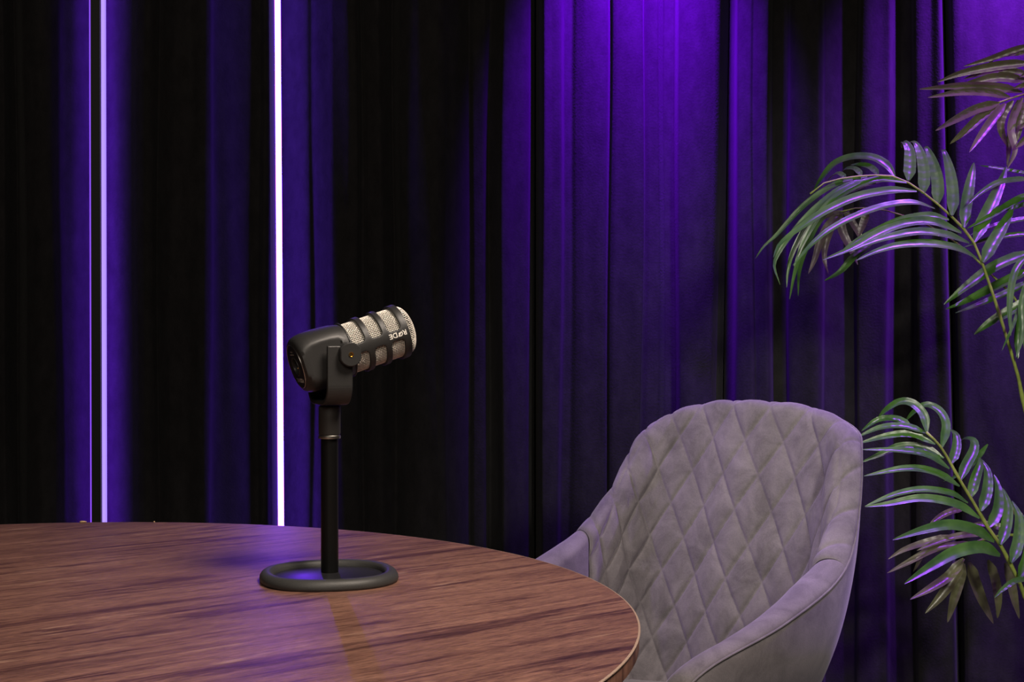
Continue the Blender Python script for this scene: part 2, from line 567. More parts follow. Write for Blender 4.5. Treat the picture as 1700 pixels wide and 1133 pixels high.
# ------------------------------------------------------------------ light tubes in front of the curtains
def led_pair():
    # bright tube, diffuser towards the camera
    Y = 3.585
    a, b_ = at(461.0, 0, Y), at(466.8, 870, Y)
    dirv = (b_ - a) / (b_.z - a.z)
    top = a + dirv * (2.55 - a.z)
    bot = a + dirv * (0.03 - a.z)
    root = thing('light_tube', 'brightly glowing white violet vertical light tube beside the microphone', 'light tube', bot, 'vertical light tubes')
    d = top - bot
    P = [d * t for t in np.linspace(0, 1, 8)]
    tube('diffuser', [p + Vector((0, -0.002, 0)) for p in P], 0.0074, M['led_white'], root, n=16)
    vs = []
    for p in P:
        for x, y in ((-.0225, .003), (-.0085, .003), (-.0085, .015), (-.0225, .015)):
            vs.append(p + Vector((x, y, 0)))
    fs = []
    for i in range(len(P) - 1):
        for k in range(4):
            fs.append((i * 4 + k, i * 4 + (k + 1) % 4, i * 4 + 4 + (k + 1) % 4, i * 4 + 4 + k))
    fs += [(3, 2, 1, 0), tuple(len(vs) - 4 + k for k in range(4))]
    mesh_obj('profile', vs, fs, M['profile'], root, smooth=False)
    box('foot', (-.007, 0.0, -0.0225), (0.06, 0.05, 0.013), M['profile'], root, bev=0.002)

    # dimmer tube that shines backwards past its black profile
    a, b_ = at(161.5, 0, Y), at(163.5, 870, Y)
    dirv = (b_ - a) / (b_.z - a.z)
    top = a + dirv * (2.55 - a.z)
    bot = a + dirv * (0.03 - a.z)
    root = thing('light_tube', 'black light tube with thin violet glowing edges near the left side', 'light tube', bot, 'vertical light tubes')
    d = top - bot
    P = [d * t for t in np.linspace(0, 1, 8)]

    def bar(name, x0, x1, y0, y1, mat):
        vs, fs = [], []
        for p in P:
            for x, y in ((x0, y0), (x1, y0), (x1, y1), (x0, y1)):
                vs.append(p + Vector((x, y, 0)))
        for i in range(len(P) - 1):
            for k in range(4):
                fs.append((i * 4 + k, i * 4 + (k + 1) % 4, i * 4 + 4 + (k + 1) % 4, i * 4 + 4 + k))
        fs.extend([(3, 2, 1, 0), tuple(len(vs) - 4 + k for k in range(4))])
        return mesh_obj(name, vs, fs, mat, root, smooth=False)

    bar('profile', -.0125, .0105, -.016, .006, M['profile'])
    bar('diffuser', .0107, .0190, -.004, .010, M['led_violet'])
    bar('diffuser', -.0200, -.0140, -.002, .008, M['led_side'])
    bar('back_strip', -.010, .010, .0065, .010, M['led_back'])
    box('foot', (0, 0.0, -0.0225), (0.06, 0.05, 0.013), M['profile'], root, bev=0.002)


M['led_side'] = emit('led_violet_edge', (0.23, 0.02, 1.0), 0.95)
M['led_back'] = emit('led_back', (0.17, 0.02, 1.0), 32.0)
led_pair()

# ------------------------------------------------------------------ round table
TC = Vector((-0.580, 1.457, 0.0))
TR = 0.709
TZ = 0.75
table = thing('round_table', 'round dark walnut table carrying the microphone', 'table', TC)
lathe('tabletop', [(0, TZ - .018), (TR - .0025, TZ - .018), (TR - .0012, TZ - .0170), (TR - .0012, TZ - .0012), (TR - .0016, TZ - .0006), (TR - .0022, TZ), (TR - .2, TZ), (0, TZ)],
      M['wood'], table, n=256)
lathe('edge_trim', [(TR - .0020, TZ - .00005), (TR - .0010, TZ - .0001), (TR + .0000, TZ - .0007), (TR + .0000, TZ - .0016), (TR - .0013, TZ - .0018)],
      M['edge'], table, n=256, capped=False)
lathe('pedestal', [(0.06, TZ - .018), (0.06, TZ - .03), (0.035, TZ - .05), (0.035, 0.06), (0.05, .03), (0.05, .02)], M['metal_black'], table, n=32)
lathe('foot_plate', [(0.29, 0.0), (0.295, .004), (0.29, .012), (0.06, .024), (0, .024)], M['metal_black'], table, n=64)


def crumb(px, py, w, h, label):
    # sits on the table top just inside the far rim
    z = TZ
    u = (px - 850) / F
    tz = (py - 566.5) / F + 0.0087
    Y = (CAM_H - z) / tz
    bm = bmesh.new()
    bmesh.ops.create_icosphere(bm, subdivisions=2, radius=0.5)
    r = random.Random(px)
    for v in bm.verts:
        v.co *= 0.85 + 0.3 * r.random()
        v.co = Vector((v.co.x * w, v.co.y * w * .7, (v.co.z + .42) * h))
    o = bm_obj('crumb', bm, M['crumb'], loc=(u * Y, Y, z))
    tag(o, label, 'crumb')


crumb(137, 868.6, 0.011, 0.0032, 'beige crumb at the far table edge beside the dim light tube')
crumb(255.5, 868.2, 0.003, 0.0022, 'tiny pale speck on the far table edge between both light tubes')

# ------------------------------------------------------------------ quilted armchair
def build_chair():
    root = thing('armchair', 'grey suede armchair with diamond quilted back right of the table', 'chair', (0.266, 2.373, 0))
    root.rotation_euler = (0, 0, math.pi - 0.70)
    half = np.array([(0.0, -0.299, 0.902), (0.113, -0.304, 0.895), (0.196, -0.278, 0.869), (0.229, -0.232, 0.831), (0.254, -0.17, 0.732),
                     (0.275, -0.072, 0.654), (0.273, 0.102, 0.604), (0.235, 0.250, 0.560), (0.215, 0.295, 0.52), (0.205, 0.310, 0.45)])
    full = np.vstack([half[::-1] * [-1, 1, 1], half[1:]])
    N = 721
    R = catmull(full, N)
    n = np.stack([R[:, 0] / .27 ** 2, np.minimum(R[:, 1] - .05, 0) / .33 ** 2], 1)
    n /= np.linalg.norm(n, axis=1)[:, None]
    armness = np.clip((R[:, 1] + .20) / .16, 0, 1)
    front = np.clip(R[:, 1] / .2, 0, 1)
    th = .040 + .012 * armness - .018 * front
    T = R.copy()
    T[:, :2] -= n * th[:, None]
    T[:, 2] += .002 - .004 * armness
    backness = np.clip(-R[:, 1] / .30, 0, 1)
    B = np.stack([R[:, 0] * .80, R[:, 1] + .165 * backness - .02 * np.clip(R[:, 1] / .3, 0, 1), np.full(N, .37)], 1)

    def plan_len(C):
        s = np.r_[0, np.cumsum(np.linalg.norm(np.diff(C[:, :2], axis=0), axis=1))]
        return s - s[N // 2]

    aT, aB = plan_len(T), plan_len(B)
    NW, NR = 190, 14
    split = -.088
    rows_u = [i for i in range(N)]
    grid = np.zeros((N, NW + NR, 3))
    acoord = np.zeros((N, NW + NR))
    for j in range(NW):
        w = j / (NW - 1)
        e = w
        pos = B * (1 - e) + T * e
        bul = math.sin(math.pi * w) ** 1.2 * .014
        pos[:, :2] -= n * (bul * (0.4 + .6 * backness))[:, None]
        grid[:, j] = pos
        acoord[:, j] = aB * (1 - e) + aT * e
    for k in range(NR):
        ph = math.pi * (k + 1) / NR
        mid = (T + R) / 2
        rad = th / 2
        pos = mid.copy()
        pos[:, :2] -= n * (rad * math.cos(ph))[:, None]
        pos[:, 2] += rad * math.sin(ph) * (.55 + .1 * armness) + (R[:, 2] - T[:, 2]) / 2 * (-math.cos(ph))
        grid[:, NW + k] = pos
        acoord[:, NW + k] = aT
    # soften the corner where the pad turns over into the rim
    wgt = (1 - armness)[:, None, None]
    for it in range(30):
        sm_ = grid.copy()
        sm_[:, 1:-1] = .25 * grid[:, :-2] + .5 * grid[:, 1:-1] + .25 * grid[:, 2:]
        keep = np.ones(NW + NR)
        keep[:NW - 60] = 0
        grid = grid + (sm_ - grid) * wgt * keep[None, :, None]
    # surface normals (towards the sitter)
    du = np.gradient(grid, axis=0)
    dv = np.gradient(grid, axis=1)
    nn = np.cross(dv, du)
    nn /= np.linalg.norm(nn, axis=2)[..., None] + 1e-9
    c = nn[N // 2, NW // 2]
    if c[1] < 0:
        nn = -nn
    # quilting
    h = (.902 - grid[..., 2]) / .965
    hh = h - .062
    tz = np.abs(np.gradient(R[:, 2])) / np.linalg.norm(np.gradient(R, axis=0), axis=1)
    rho = np.linspace(0, 1, NR)[None] * th[:, None] * 1.3
    hh[:, NW:] = hh[:, NW - 1:NW] - rho * (1 - tz)[:, None]
    acoord[:, NW:] = acoord[:, NW - 1:NW] + rho * tz[:, None] * np.sign(np.arange(N) - N // 2)[:, None]
    WD, HD = .0735, .124
    p = acoord / WD + hh / HD
    q = acoord / WD - hh / HD
    dp = np.abs(p - np.round(p))
    dq = np.abs(q - np.round(q))
    sc = 1 / math.hypot(1 / WD, 1 / HD)
    d = np.minimum(dp, dq) * sc
    pil = 1 - np.exp(-d / .0034)
    puff = .0044 * pil + .0052 * np.clip(dp * 2, 0, 1) ** .6 * np.clip(dq * 2, 0, 1) ** .6
    fade = np.ones((N, NW + NR))
    fade[:, NW:] = np.clip(1 - (1.5 - 1.1 * tz[:, None]) * np.linspace(0, 1, NR)[None], .12, 1)
    fade[:, -1] = 0
    y_r = R[:, 1]
    back_idx = [i for i in rows_u if y_r[i] <= split]
    i0, i1 = back_idx[0], back_idx[-1]
    # ends of the backrest panel roll into a groove
    dist_end = np.minimum(np.arange(N) - i0, i1 - np.arange(N)) / 10.0
    endroll = np.clip(dist_end, 0, 1)
    endroll = np.sqrt(np.clip(1 - (1 - endroll) ** 2, 0, 1))
    disp = puff * fade * (0.25 + .75 * endroll[:, None]) + .003 * endroll[:, None] * fade
    gb = grid + nn * disp[..., None]
    sub = gb[i0:i1 + 1]
    m = sub.shape[0]
    bo = mesh_obj('backrest', sub.reshape(-1, 3).tolist(), grid_faces(m, NW + NR), M['suede'], root)
    bo['label'] = 'diamond quilted grey backrest pad'
    # two plain padded armrests
    for a, b_ in ((0, i0), (i1, N - 1)):
        idx = np.arange(a, b_ + 1)
        de = np.clip((np.abs(idx - (i0 if a == 0 else i1))) / 12.0, 0, 1)
        roll = np.sqrt(np.clip(1 - (1 - de) ** 2, 0, 1))
        g = grid[idx] + nn[idx] * (.004 * roll[:, None] * fade[idx])[..., None]
        mesh_obj('armrest', g.reshape(-1, 3).tolist(), grid_faces(len(idx), NW + NR), M['suede'], root)
    # outer shell
    NO = 40
    sh = np.zeros((N, NO, 3))
    O = np.stack([R[:, 0] * .72, R[:, 1] * .80 + .02, np.full(N, .40)], 1)
    for j in range(NO):
        w = j / (NO - 1)
        pos = R * (1 - w) + O * w
        bul = .022 * math.sin(math.pi * min(1, w * 1.0)) ** .8
        pos[:, :2] += n * bul
        sh[:, j] = pos
    mesh_obj('shell', sh.reshape(-1, 3).tolist(), grid_faces(N, NO), M['suede'], root)
    # piping along the outer seam and a stitched seam just below
    tube('piping', [Vector(R[i]) + Vector((n[i][0] * .001, n[i][1] * .001, .001)) for i in range(0, N, 4)], .0017, M['suede'], root, n=8)
    # seat cushion
    K = 72
    prof = [(.0, .385), (.9, .385), (.97, .386), (1.0, .388), (1.0, .392), (.97, .398), (.90, .403), (.5, .408), (0, .410)]
    vs = []
    for i in range(K):
        t = 2 * math.pi * i / K
        cx = abs(math.cos(t)) ** (2 / 3.2) * math.copysign(1, math.cos(t))
        cy = abs(math.sin(t)) ** (2 / 3.2) * math.copysign(1, math.sin(t))
        for r, z in prof:
            vs.append((cx * r * .205, .030 + cy * r * .262, z + .006))
    mesh_obj('seat', vs, grid_faces(K, len(prof), True), M['suede'], root)
    box('seat_frame', (0, .03, .375), (.34, .38, .02), M['metal_black'], root, bev=.004)
    for sx in (-1, 1):
        for sy in (-1, 1):
            tube('leg', [(sx * .15, .03 + sy * .16, .37), (sx * .235, .03 + sy * .245, 0.0)], [.014, .009], M['metal_black'], root, n=14)
    return root


build_chair()

# ------------------------------------------------------------------ microphone and desk stand
MY = 1.69
PIV = at(553, 588, MY)
A = Vector((.87, .40, .31)).normalized()
S = Vector((A.y, -A.x, 0)).normalized()       # side towards the camera
W = S.cross(A).normalized()                    # up, square to the axis
AH = Vector((A.x, A.y, 0)).normalized()
ZU = Vector((0, 0, 1))
YC = PIV - AH * .0045                           # axis of yoke and stand
YB = YC + Vector((0, 0, -.063))                # underside of the yoke


def text_mesh(body, size, bold=0.0):
    cu = bpy.data.curves.new('lettering', 'FONT')
    cu.body = body
    cu.size = size
    cu.offset = bold
    cu.align_x = 'CENTER'
    cu.align_y = 'CENTER'
    o = bpy.data.objects.new('lettering_tmp', cu)
    COL.objects.link(o)
    dg = bpy.context.evaluated_depsgraph_get()
    me = bpy.data.meshes.new_from_object(o.evaluated_get(dg))
    v = [x.co.copy() for x in me.vertices]
    f = [tuple(p.vertices) for p in me.polygons]
    bpy.data.objects.remove(o)
    bpy.data.meshes.remove(me)
    bpy.data.curves.remove(cu)
    return v, f


def build_mic():
    root = thing('microphone', 'black broadcast microphone with silver mesh grille held in its yoke', 'microphone', YB)

    def L(t, sx=0.0, wz=0.0):
        return PIV + A * t + S * sx + W * wz - YB

    def cyl(t, th, r):
        return L(t, r * math.cos(th), r * math.sin(th))

    # rear housing: loft with flattened sides, closed by a socket in its rear face
    secs = [(.0165, .0270, 1), (.0168, .0305, 1), (.0150, .0318, 1), (.0120, .0322, 1), (.0110, .0326, 1), (.0060, .0336, .93), (.0040, .0342, .86), (-.0060, .0352, .83), (-.0180, .0358, .82),
            (-.0300, .0358, .83), (-.0370, .0350, .86), (-.0420, .0335, .92), (-.0450, .0312, .97), (-.0466, .0285, 1), (-.0470, .0265, 1),
            (-.0470, .0100, 1), (-.0360, .0100, 1), (-.0355, .0001, 1)]
    n = 96
    vs = []
    for i in range(n):
        th = 2 * math.pi * i / n
        for t, r, fl in secs:
            e = 2.0 if r < .028 else 2.25
            cx = abs(math.cos(th)) ** (2 / e) * math.copysign(1, math.cos(th)) * r
            cz = abs(math.sin(th)) ** (2 / e) * math.copysign(1, math.sin(th)) * r
            lim = fl * r
            if fl < 1:
                cx = max(-lim, min(lim, cx))
            vs.append(L(t, cx, cz))
    o = mesh_obj('housing', vs, grid_faces(n, len(secs), True), M['black_powder'], root)
    sharp(o, 32)
    # printed end plate
    pl = []
    k = 64
    for i in range(k):
        th = 2 * math.pi * i / k
        for t, r in ((-.0468, .0262), (-.0478, .0258), (-.0478, .0104), (-.0468, .0102)):
            pl.append(L(t, r * math.cos(th), r * math.sin(th)))
    plate = mesh_obj('end_plate', pl, grid_faces(k, 4, True), M['plate'], root)
    sharp(plate)
    rg = []
    for i in range(k):
        th = 2 * math.pi * i / k
        for a_ in range(6):
            b_ = 2 * math.pi * a_ / 6
            rg.append(L(-.0474 - .0006 * math.sin(b_), (.0264 + .0006 * math.cos(b_)) * math.cos(th), (.0264 + .0006 * math.cos(b_)) * math.sin(th)))
    fs = []
    for i in range(k):
        for a_ in range(6):
            fs.append((i * 6 + a_, ((i + 1) % k) * 6 + a_, ((i + 1) % k) * 6 + (a_ + 1) % 6, i * 6 + (a_ + 1) % 6))
    mesh_obj('trim_ring', rg, fs, M['chrome'], plate)
    rg = []
    for i in range(k):
        th = 2 * math.pi * i / k
        for a_ in range(6):
            b_ = 2 * math.pi * a_ / 6
            rg.append(L(-.0478 - .0008 * math.sin(b_), (.0108 + .0008 * math.cos(b_)) * math.cos(th), (.0108 + .0008 * math.cos(b_)) * math.sin(th)))
    mesh_obj('socket_rim', rg, fs, M['black_powder'], plate)
    fr = (S, W, -A)
    for ang in (90, 215, 325):
        c = L(-.0360, .0052 * math.cos(math.radians(ang)), .0052 * math.sin(math.radians(ang)))
        lathe('contact_pin', [(.0013, 0), (.0013, .0085), (.0008, .0095), (0, .0096)], M['gold'], root, n=12, axis=fr, origin=c)
    # lettering on the plate, upside down as the microphone is
    v, f = text_mesh('POD', .0068, .00010)
    x1 = max(p.x for p in v)
    x0 = min(p.x for p in v)
    w1 = x1 - x0
    mesh_obj('lettering', [L(-.04795, -(p.x - w1 * .52), -.0168 - p.y) for p in v], f, M['print_white'], plate, smooth=False)
    v, f = text_mesh('MIC', .0068, 0.0)
    mesh_obj('lettering', [L(-.04795, -(p.x + w1 * .50), -.0168 - p.y) for p in v], f, M['print_grey'], plate, smooth=False)
    # two rows of small print too fine to read
    vs, fs = [], []
    r = random.Random(3)
    for row, (wz, half) in enumerate(((.0178, .0042), (.0145, .0078))):
        x = -half
        while x < half:
            w = .0006 + .0006 * r.random()
            b0 = len(vs)
            vs += [L(-.04795, x, wz - .0006), L(-.04795, x + w, wz - .0006), L(-.04795, x + w, wz + .0006), L(-.04795, x, wz + .0006)]
            fs.append((b0, b0 + 1, b0 + 2, b0 + 3))
            x += w + .0005
    mesh_obj('small_print', vs, fs, M['print_grey'], plate, smooth=False)

    # windowed grille sleeve
    RS = .0335
    bm = bmesh.new()
    cells_t = [(.0145, .0370, .0165, .0335), (.0370, .0593, .0405, .0560), (.0593, .0890, .0628, .0800)]
    half_bar = math.radians(10.0)
    for th0 in (0, math.pi):
        for (t0, t1, a0, a1) in cells_t:
            x0, x1 = th0 * RS, (th0 + math.pi) * RS
            i0, i1 = x0 + half_bar * RS, x1 - half_bar * RS
            rc = .0052
            inner, outer = [], []

            def seg(p, q, k, arr, end=False):
                for j in range(k):
                    u = j / k
                    arr.append((p[0] + (q[0] - p[0]) * u, p[1] + (q[1] - p[1]) * u))

            nl, ns, nc = 44, 6, 8
            # bottom (t=a0) left to right, right side, top, left side
            pts_in = [((i0 + rc, a0), (i1 - rc, a0), nl), ((i1, a0 + rc), (i1, a1 - rc), ns), ((i1 - rc, a1), (i0 + rc, a1), nl), ((i0, a1 - rc), (i0, a0 + rc), ns)]
            pts_out = [((i0 + rc, t0), (i1 - rc, t0)), ((x1, a0 + rc), (x1, a1 - rc)), ((i1 - rc, t1), (i0 + rc, t1)), ((x0, a1 - rc), (x0, a0 + rc))]
            corners_in = [((i1 - rc, a0 + rc), -90), ((i1 - rc, a1 - rc), 0), ((i0 + rc, a1 - rc), 90), ((i0 + rc, a0 + rc), 180)]
            corners_out = [(x1, t0), (x1, t1), (x0, t1), (x0, t0)]
            for sd in range(4):
                p, q, k = pts_in[sd]
                seg(p, q, k, inner)
                seg(pts_out[sd][0], pts_out[sd][1], k, outer)
                (ccx, ccy), a_st = corners_in[sd]
                for j in range(nc):
                    an = math.radians(a_st + 90 * j / nc)
                    inner.append((ccx + rc * math.cos(an), ccy + rc * math.sin(an)))
                pa, pc, pb = pts_out[sd][1], corners_out[sd], pts_out[(sd + 1) % 4][0]
                for j in range(nc):
                    u = 2 * j / nc
                    if u < 1:
                        outer.append((pa[0] + (pc[0] - pa[0]) * u, pa[1] + (pc[1] - pa[1]) * u))
                    else:
                        outer.append((pc[0] + (pb[0] - pc[0]) * (u - 1), pc[1] + (pb[1] - pc[1]) * (u - 1)))
            m = len(inner)
            rings = []
            for lv in range(4):
                u = lv / 3
                ring = []
                for (ix, iy), (ox, oy) in zip(inner, outer):
                    x, t = ix + (ox - ix) * u, iy + (oy - iy) * u
                    ring.append(bm.verts.new(cyl(t, x / RS, RS)))
                rings.append(ring)
            for lv in range(3):
                for j in range(m):
                    j2 = (j + 1) % m
                    bm.faces.new((rings[lv][j], rings[lv][j2], rings[lv + 1][j2], rings[lv + 1][j]))
    bmesh.ops.remove_doubles(bm, verts=bm.verts, dist=2e-5)
    bmesh.ops.recalc_face_normals(bm, faces=bm.faces)
    c0 = L(.06)
    fc = max(bm.faces, key=lambda f_: f_.calc_area())
    cc = fc.calc_center_median()
    ax = cc - c0 - A * (cc - c0).dot(A)
    if fc.normal.dot(ax) < 0:
        bmesh.ops.reverse_faces(bm, faces=bm.faces)
    me = bpy.data.meshes.new('grille_sleeve')
    bm.to_mesh(me)
    bm.free()
    me.materials.append(M['black_powder'])
    me.polygons.foreach_set('use_smooth', [True] * len(me.polygons))
    sl = bpy.data.objects.new('grille_sleeve', me)
    COL.objects.link(sl)
    sl.parent = root
    md = sl.modifiers.new('thickness', 'SOLIDIFY')
    md.thickness = .0034
    md.offset = -1
    bevel(sl, .0009, 2, 50)
    # woven metal mesh
    RM, wr, am = .0296, .00042, .00036
    nr, na = 38, 84
    ta, tb = .0150, .0900
    vs, fs = [], []

    def wire(pts, nrm):
        b0 = len(vs)
        k = len(pts)
        for i in range(k):
            t = (pts[min(i + 1, k - 1)] - pts[max(i - 1, 0)]).normalized()
            e1 = nrm[i]
            e2 = t.cross(e1)
            for x, y in ((1, 0), (0, 1), (-1, 0), (0, -1)):
                vs.append(pts[i] + e1 * (wr * x) + e2 * (wr * 1.15 * y))
        for i in range(k - 1):
            for j in range(4):
                fs.append((b0 + i * 4 + j, b0 + i * 4 + (j + 1) % 4, b0 + i * 4 + 4 + (j + 1) % 4, b0 + i * 4 + 4 + j))

    for r in range(nr):
        t = ta + (tb - ta) * r / (nr - 1)
        pts, nm = [], []
        for i in range(na * 4 + 1):
            th = 2 * math.pi * i / (na * 4)
            rr = RM + am * math.cos(na * th / 2 * 1.0 + r * math.pi)
            pts.append(cyl(t, th, rr))
            nm.append(S * math.cos(th) + W * math.sin(th))
        wire(pts, nm)
    for a_ in range(na):
        th = 2 * math.pi * a_ / na
        pts, nm = [], []
        for i in range((nr - 1) * 3 + 1):
            t = ta + (tb - ta) * i / ((nr - 1) * 3)
            rr = RM - am * math.cos(math.pi * i / 3 + a_ * math.pi)
            pts.append(cyl(t, th, rr))
            nm.append(S * math.cos(th) + W * math.sin(th))
        wire(pts, nm)
    gr = mesh_obj('mesh_grille', vs, fs, M['steel_mesh'], root)
    gr['label'] = 'silver woven metal mesh'
    # domed front of the mesh
    vs, fs = [], []
    RD = .0300
    q = 27
    for fam in (0, 1):
        for k in range(q):
            u = (-1 + 2 * (k + .5) / q) * .985
            lim = math.sqrt(max(0, 1 - u * u))
            pts, nm = [], []
            for i in range(q * 2 + 1):
                v = -lim + 2 * lim * i / (q * 2)
                x, z = (u, v) if fam == 0 else (v, u)
                rho2 = min(1, x * x + z * z)
                hgt = .0150 * math.sqrt(1 - rho2 * .995) ** .8
                wob = .00032 * math.cos(math.pi * (v * q / 2) + k * math.pi) * (1 if fam == 0 else -1)
                pts.append(L(.0880 + hgt + wob, x * RD, z * RD))
                nn_ = (A * .5 + S * x + W * z).normalized()
                nm.append(nn_)
            wire(pts, nm)
    mesh_obj('mesh_dome', vs, fs, M['steel_mesh'], root)
    # dark foam core behind the mesh
    lathe('foam_core', [(.0283, .0150), (.0283, .0885), (.0270, .0935), (.018, .0990), (0, .1005)], M['void'], root, n=48, axis=(S, W, A), origin=L(0))
    # maker's lettering on the side bar
    v, f = text_mesh('RØDE', .0086, .00016)
    mesh_obj('lettering', [cyl(.0735 - p.x, math.radians(1.5) - p.y / RS, RS + .00025) for p in v], f, M['print_white'], sl, smooth=False)

    # yoke: U bracket with two knobs
    def YK(f, sx, z):
        return PIV + AH * (f + .006) + S * sx + ZU * z - YB

    hw, tk = .0415, .0055
    path = [(hw, .010), (hw, -.036)]
    for j in range(1, 13):
        an = math.radians(90 * j / 12)
        path.append((hw - .024 + .024 * math.cos(an), -.036 - .024 * math.sin(an)))
    path2 = path + [(-x, z) for x, z in path[::-1]]
    P2 = np.array(path2)
    tg = np.gradient(P2, axis=0)
    tg /= np.linalg.norm(tg, axis=1)[:, None]
    nrm = np.stack([tg[:, 1], -tg[:, 0]], 1)    # points inward after sign check
    if nrm[0, 0] > 0:
        nrm = -nrm
    bm = bmesh.new()
    rows = []
    f0, f1 = -.0255, .0050
    for (x, z), (nx, nz) in zip(P2, nrm):
        thk = tk
        rows.append([bm.verts.new(YK(f0, x, z)), bm.verts.new(YK(f1, x, z)), bm.verts.new(YK(f1, x + nx * thk, z + nz * thk)), bm.verts.new(YK(f0, x + nx * thk, z + nz * thk))])
    for i in range(len(rows) - 1):
        for k in range(4):
            bm.faces.new((rows[i][k], rows[i][(k + 1) % 4], rows[i + 1][(k + 1) % 4], rows[i + 1][k]))
    bm.faces.new(rows[0])
    bm.faces.new(rows[-1][::-1])
    yk = bm_obj('yoke', bm, M['black_powder'], root, smooth=False)
    bevel(yk, .0012, 2, 50)
    for sgn in (1, -1):
        frm = (AH, ZU, S * sgn)
        bmk = bmesh.new()
        lo, hi = .030, .0500
        ring = []
        for h_, sc_ in ((lo, 1.0), (hi - .0010, 1.0), (hi, .93)):
            rr = []
            for i in range(40):
                th = 2 * math.pi * i / 40
                x = max(-.0126, min(.0126, .0140 * math.cos(th))) * sc_
                z = .0140 * math.sin(th) * sc_
                rr.append(bmk.verts.new(YK(x, sgn * h_, z)))
            ring.append(rr)
        for i in range(2):
            for k in range(40):
                bmk.faces.new((ring[i][k], ring[i][(k + 1) % 40], ring[i + 1][(k + 1) % 40], ring[i + 1][k]))
        bmk.faces.new(ring[0][::-1])
        bmk.faces.new(ring[2])
        kb = bm_obj('knob', bmk, M['black_powder'], root)
        sharp(kb, 30)
        lathe('screw', [(0, .0008), (.0021, .0008), (.0024, .0014), (.0029, .0014), (.0031, .0002), (.0031, -.001)], M['gold'], kb, n=20, axis=frm, origin=YK(0, sgn * (hi - .0006), 0))
    # threaded collar under the yoke
    lathe('collar', [(.0115, .002), (.0130, .000), (.0130, -.0310), (.0126, -.0325), (.0100, -.0325)], M['black_powder'], root, n=40, loc=(0, 0, 0))
    return root


build_mic()


def build_stand():
    zt = TZ
    base = Vector((YC.x, YC.y, zt))
    root = thing('microphone_stand', 'black desk microphone stand with heavy rimmed base on the table', 'microphone stand', base)
    cz = YB.z - zt
    # rubber rim: rounded outline swept around a steel plate
    off = Vector((.002, -.021, 0))
    K = 120
    rot = math.radians(14)

    def outline(t, grow):
        c_, s_ = math.cos(t), math.sin(t)
        e = 2.35
        x = abs(c_) ** (2 / e) * math.copysign(1, c_) * (.0800 + grow)
        y = abs(s_) ** (2 / e) * math.copysign(1, s_) * (.0790 + grow)
        return Vector((x * math.cos(rot) - y * math.sin(rot), x * math.sin(rot) + y * math.cos(rot), 0)) + off

    prof = [(-.016, .0045), (-.0155, .0090), (-.0130, .0118), (-.0095, .0128), (-.0055, .0122), (-.0020, .0100), (.0000, .0065), (.0004, .0030), (-.0005, .0002), (-.0030, .0000), (-.016, .0000)]
    vs = []
    for i in range(K):
        t = 2 * math.pi * i / K
        for g, z in prof:
            p = outline(t, g)
            vs.append((p.x, p.y, z))
    mesh_obj('base_rim', vs, grid_faces(K, len(prof), True), M['rubber'], root)
    vs = []
    for i in range(K):
        t = 2 * math.pi * i / K
        for g, z in ((-.0155, .0010), (-.0155, .0052), (-.0165, .0056)):
            p = outline(t, g)
            vs.append((p.x, p.y, z))
    fs = grid_faces(K, 3, True)
    fs.append(tuple(i * 3 + 2 for i in range(K)))
    fs.append(tuple(i * 3 for i in range(K))[::-1])
    pl = mesh_obj('base_plate', vs, fs, M['plate'], root)
    sharp(pl)
    lathe('pole', [(.0103, .0056), (.0103, cz - .034), (.0098, cz - .0335)], M['black_tube'], root, n=40)
    lathe('collar_ring', [(.0098, cz - .0375), (.0131, cz - .0372), (.0133, cz - .0360), (.0131, cz - .0340), (.0120, cz - .0328), (.0098, cz - .0328)], M['chrome'], root, n=40)
    return root


build_stand()


# ------------------------------------------------------------------ palm
def leaf_mesh(P, width, normal, parent, mat):
    n = 26
    C = catmull(P, n)
    vs, fs = [], []
    N0 = Vector(normal).normalized()
    jit = random.random() * 6
    for i in range(n):
        u = i / (n - 1)
        p = Vector(C[i])
        t = (Vector(C[min(i + 1, n - 1)]) - Vector(C[max(i - 1, 0)])).normalized()
        nn = (N0 - t * N0.dot(t))
        nn = nn.normalized() if nn.length > 1e-4 else Vector((0, 0, 1))
        side = t.cross(nn)
        prof = min(1.0, (u / .16)) ** .7 * (1 - max(0, (u - .35) / .65) ** 2.0) if u > 0 else .14
        w = width * max(.03, .12 + .88 * prof) * .5
        if i == n - 1:
            w = width * .02
        ruf = .0011 * math.sin(i * 2.1 + jit) * prof
        for k, (sx, lift) in enumerate(((-1, .40), (-.5, .26), (0, 0), (.5, .26), (1, .40))):
            vs.append(p + side * (w * sx) + nn * (w * lift + (ruf if k in (1, 3) else 0)))
    fs = grid_faces(n, 5)
    return mesh_obj('leaflet', vs, fs, mat, parent)


def to3(pts, Y0, dy, lift=1.0):
    k = len(pts) - 1
    return [at(x, y, Y0 + dy * (i / k) ** lift) for i, (x, y) in enumerate(pts)]


PX_M = lambda Y: F / Y


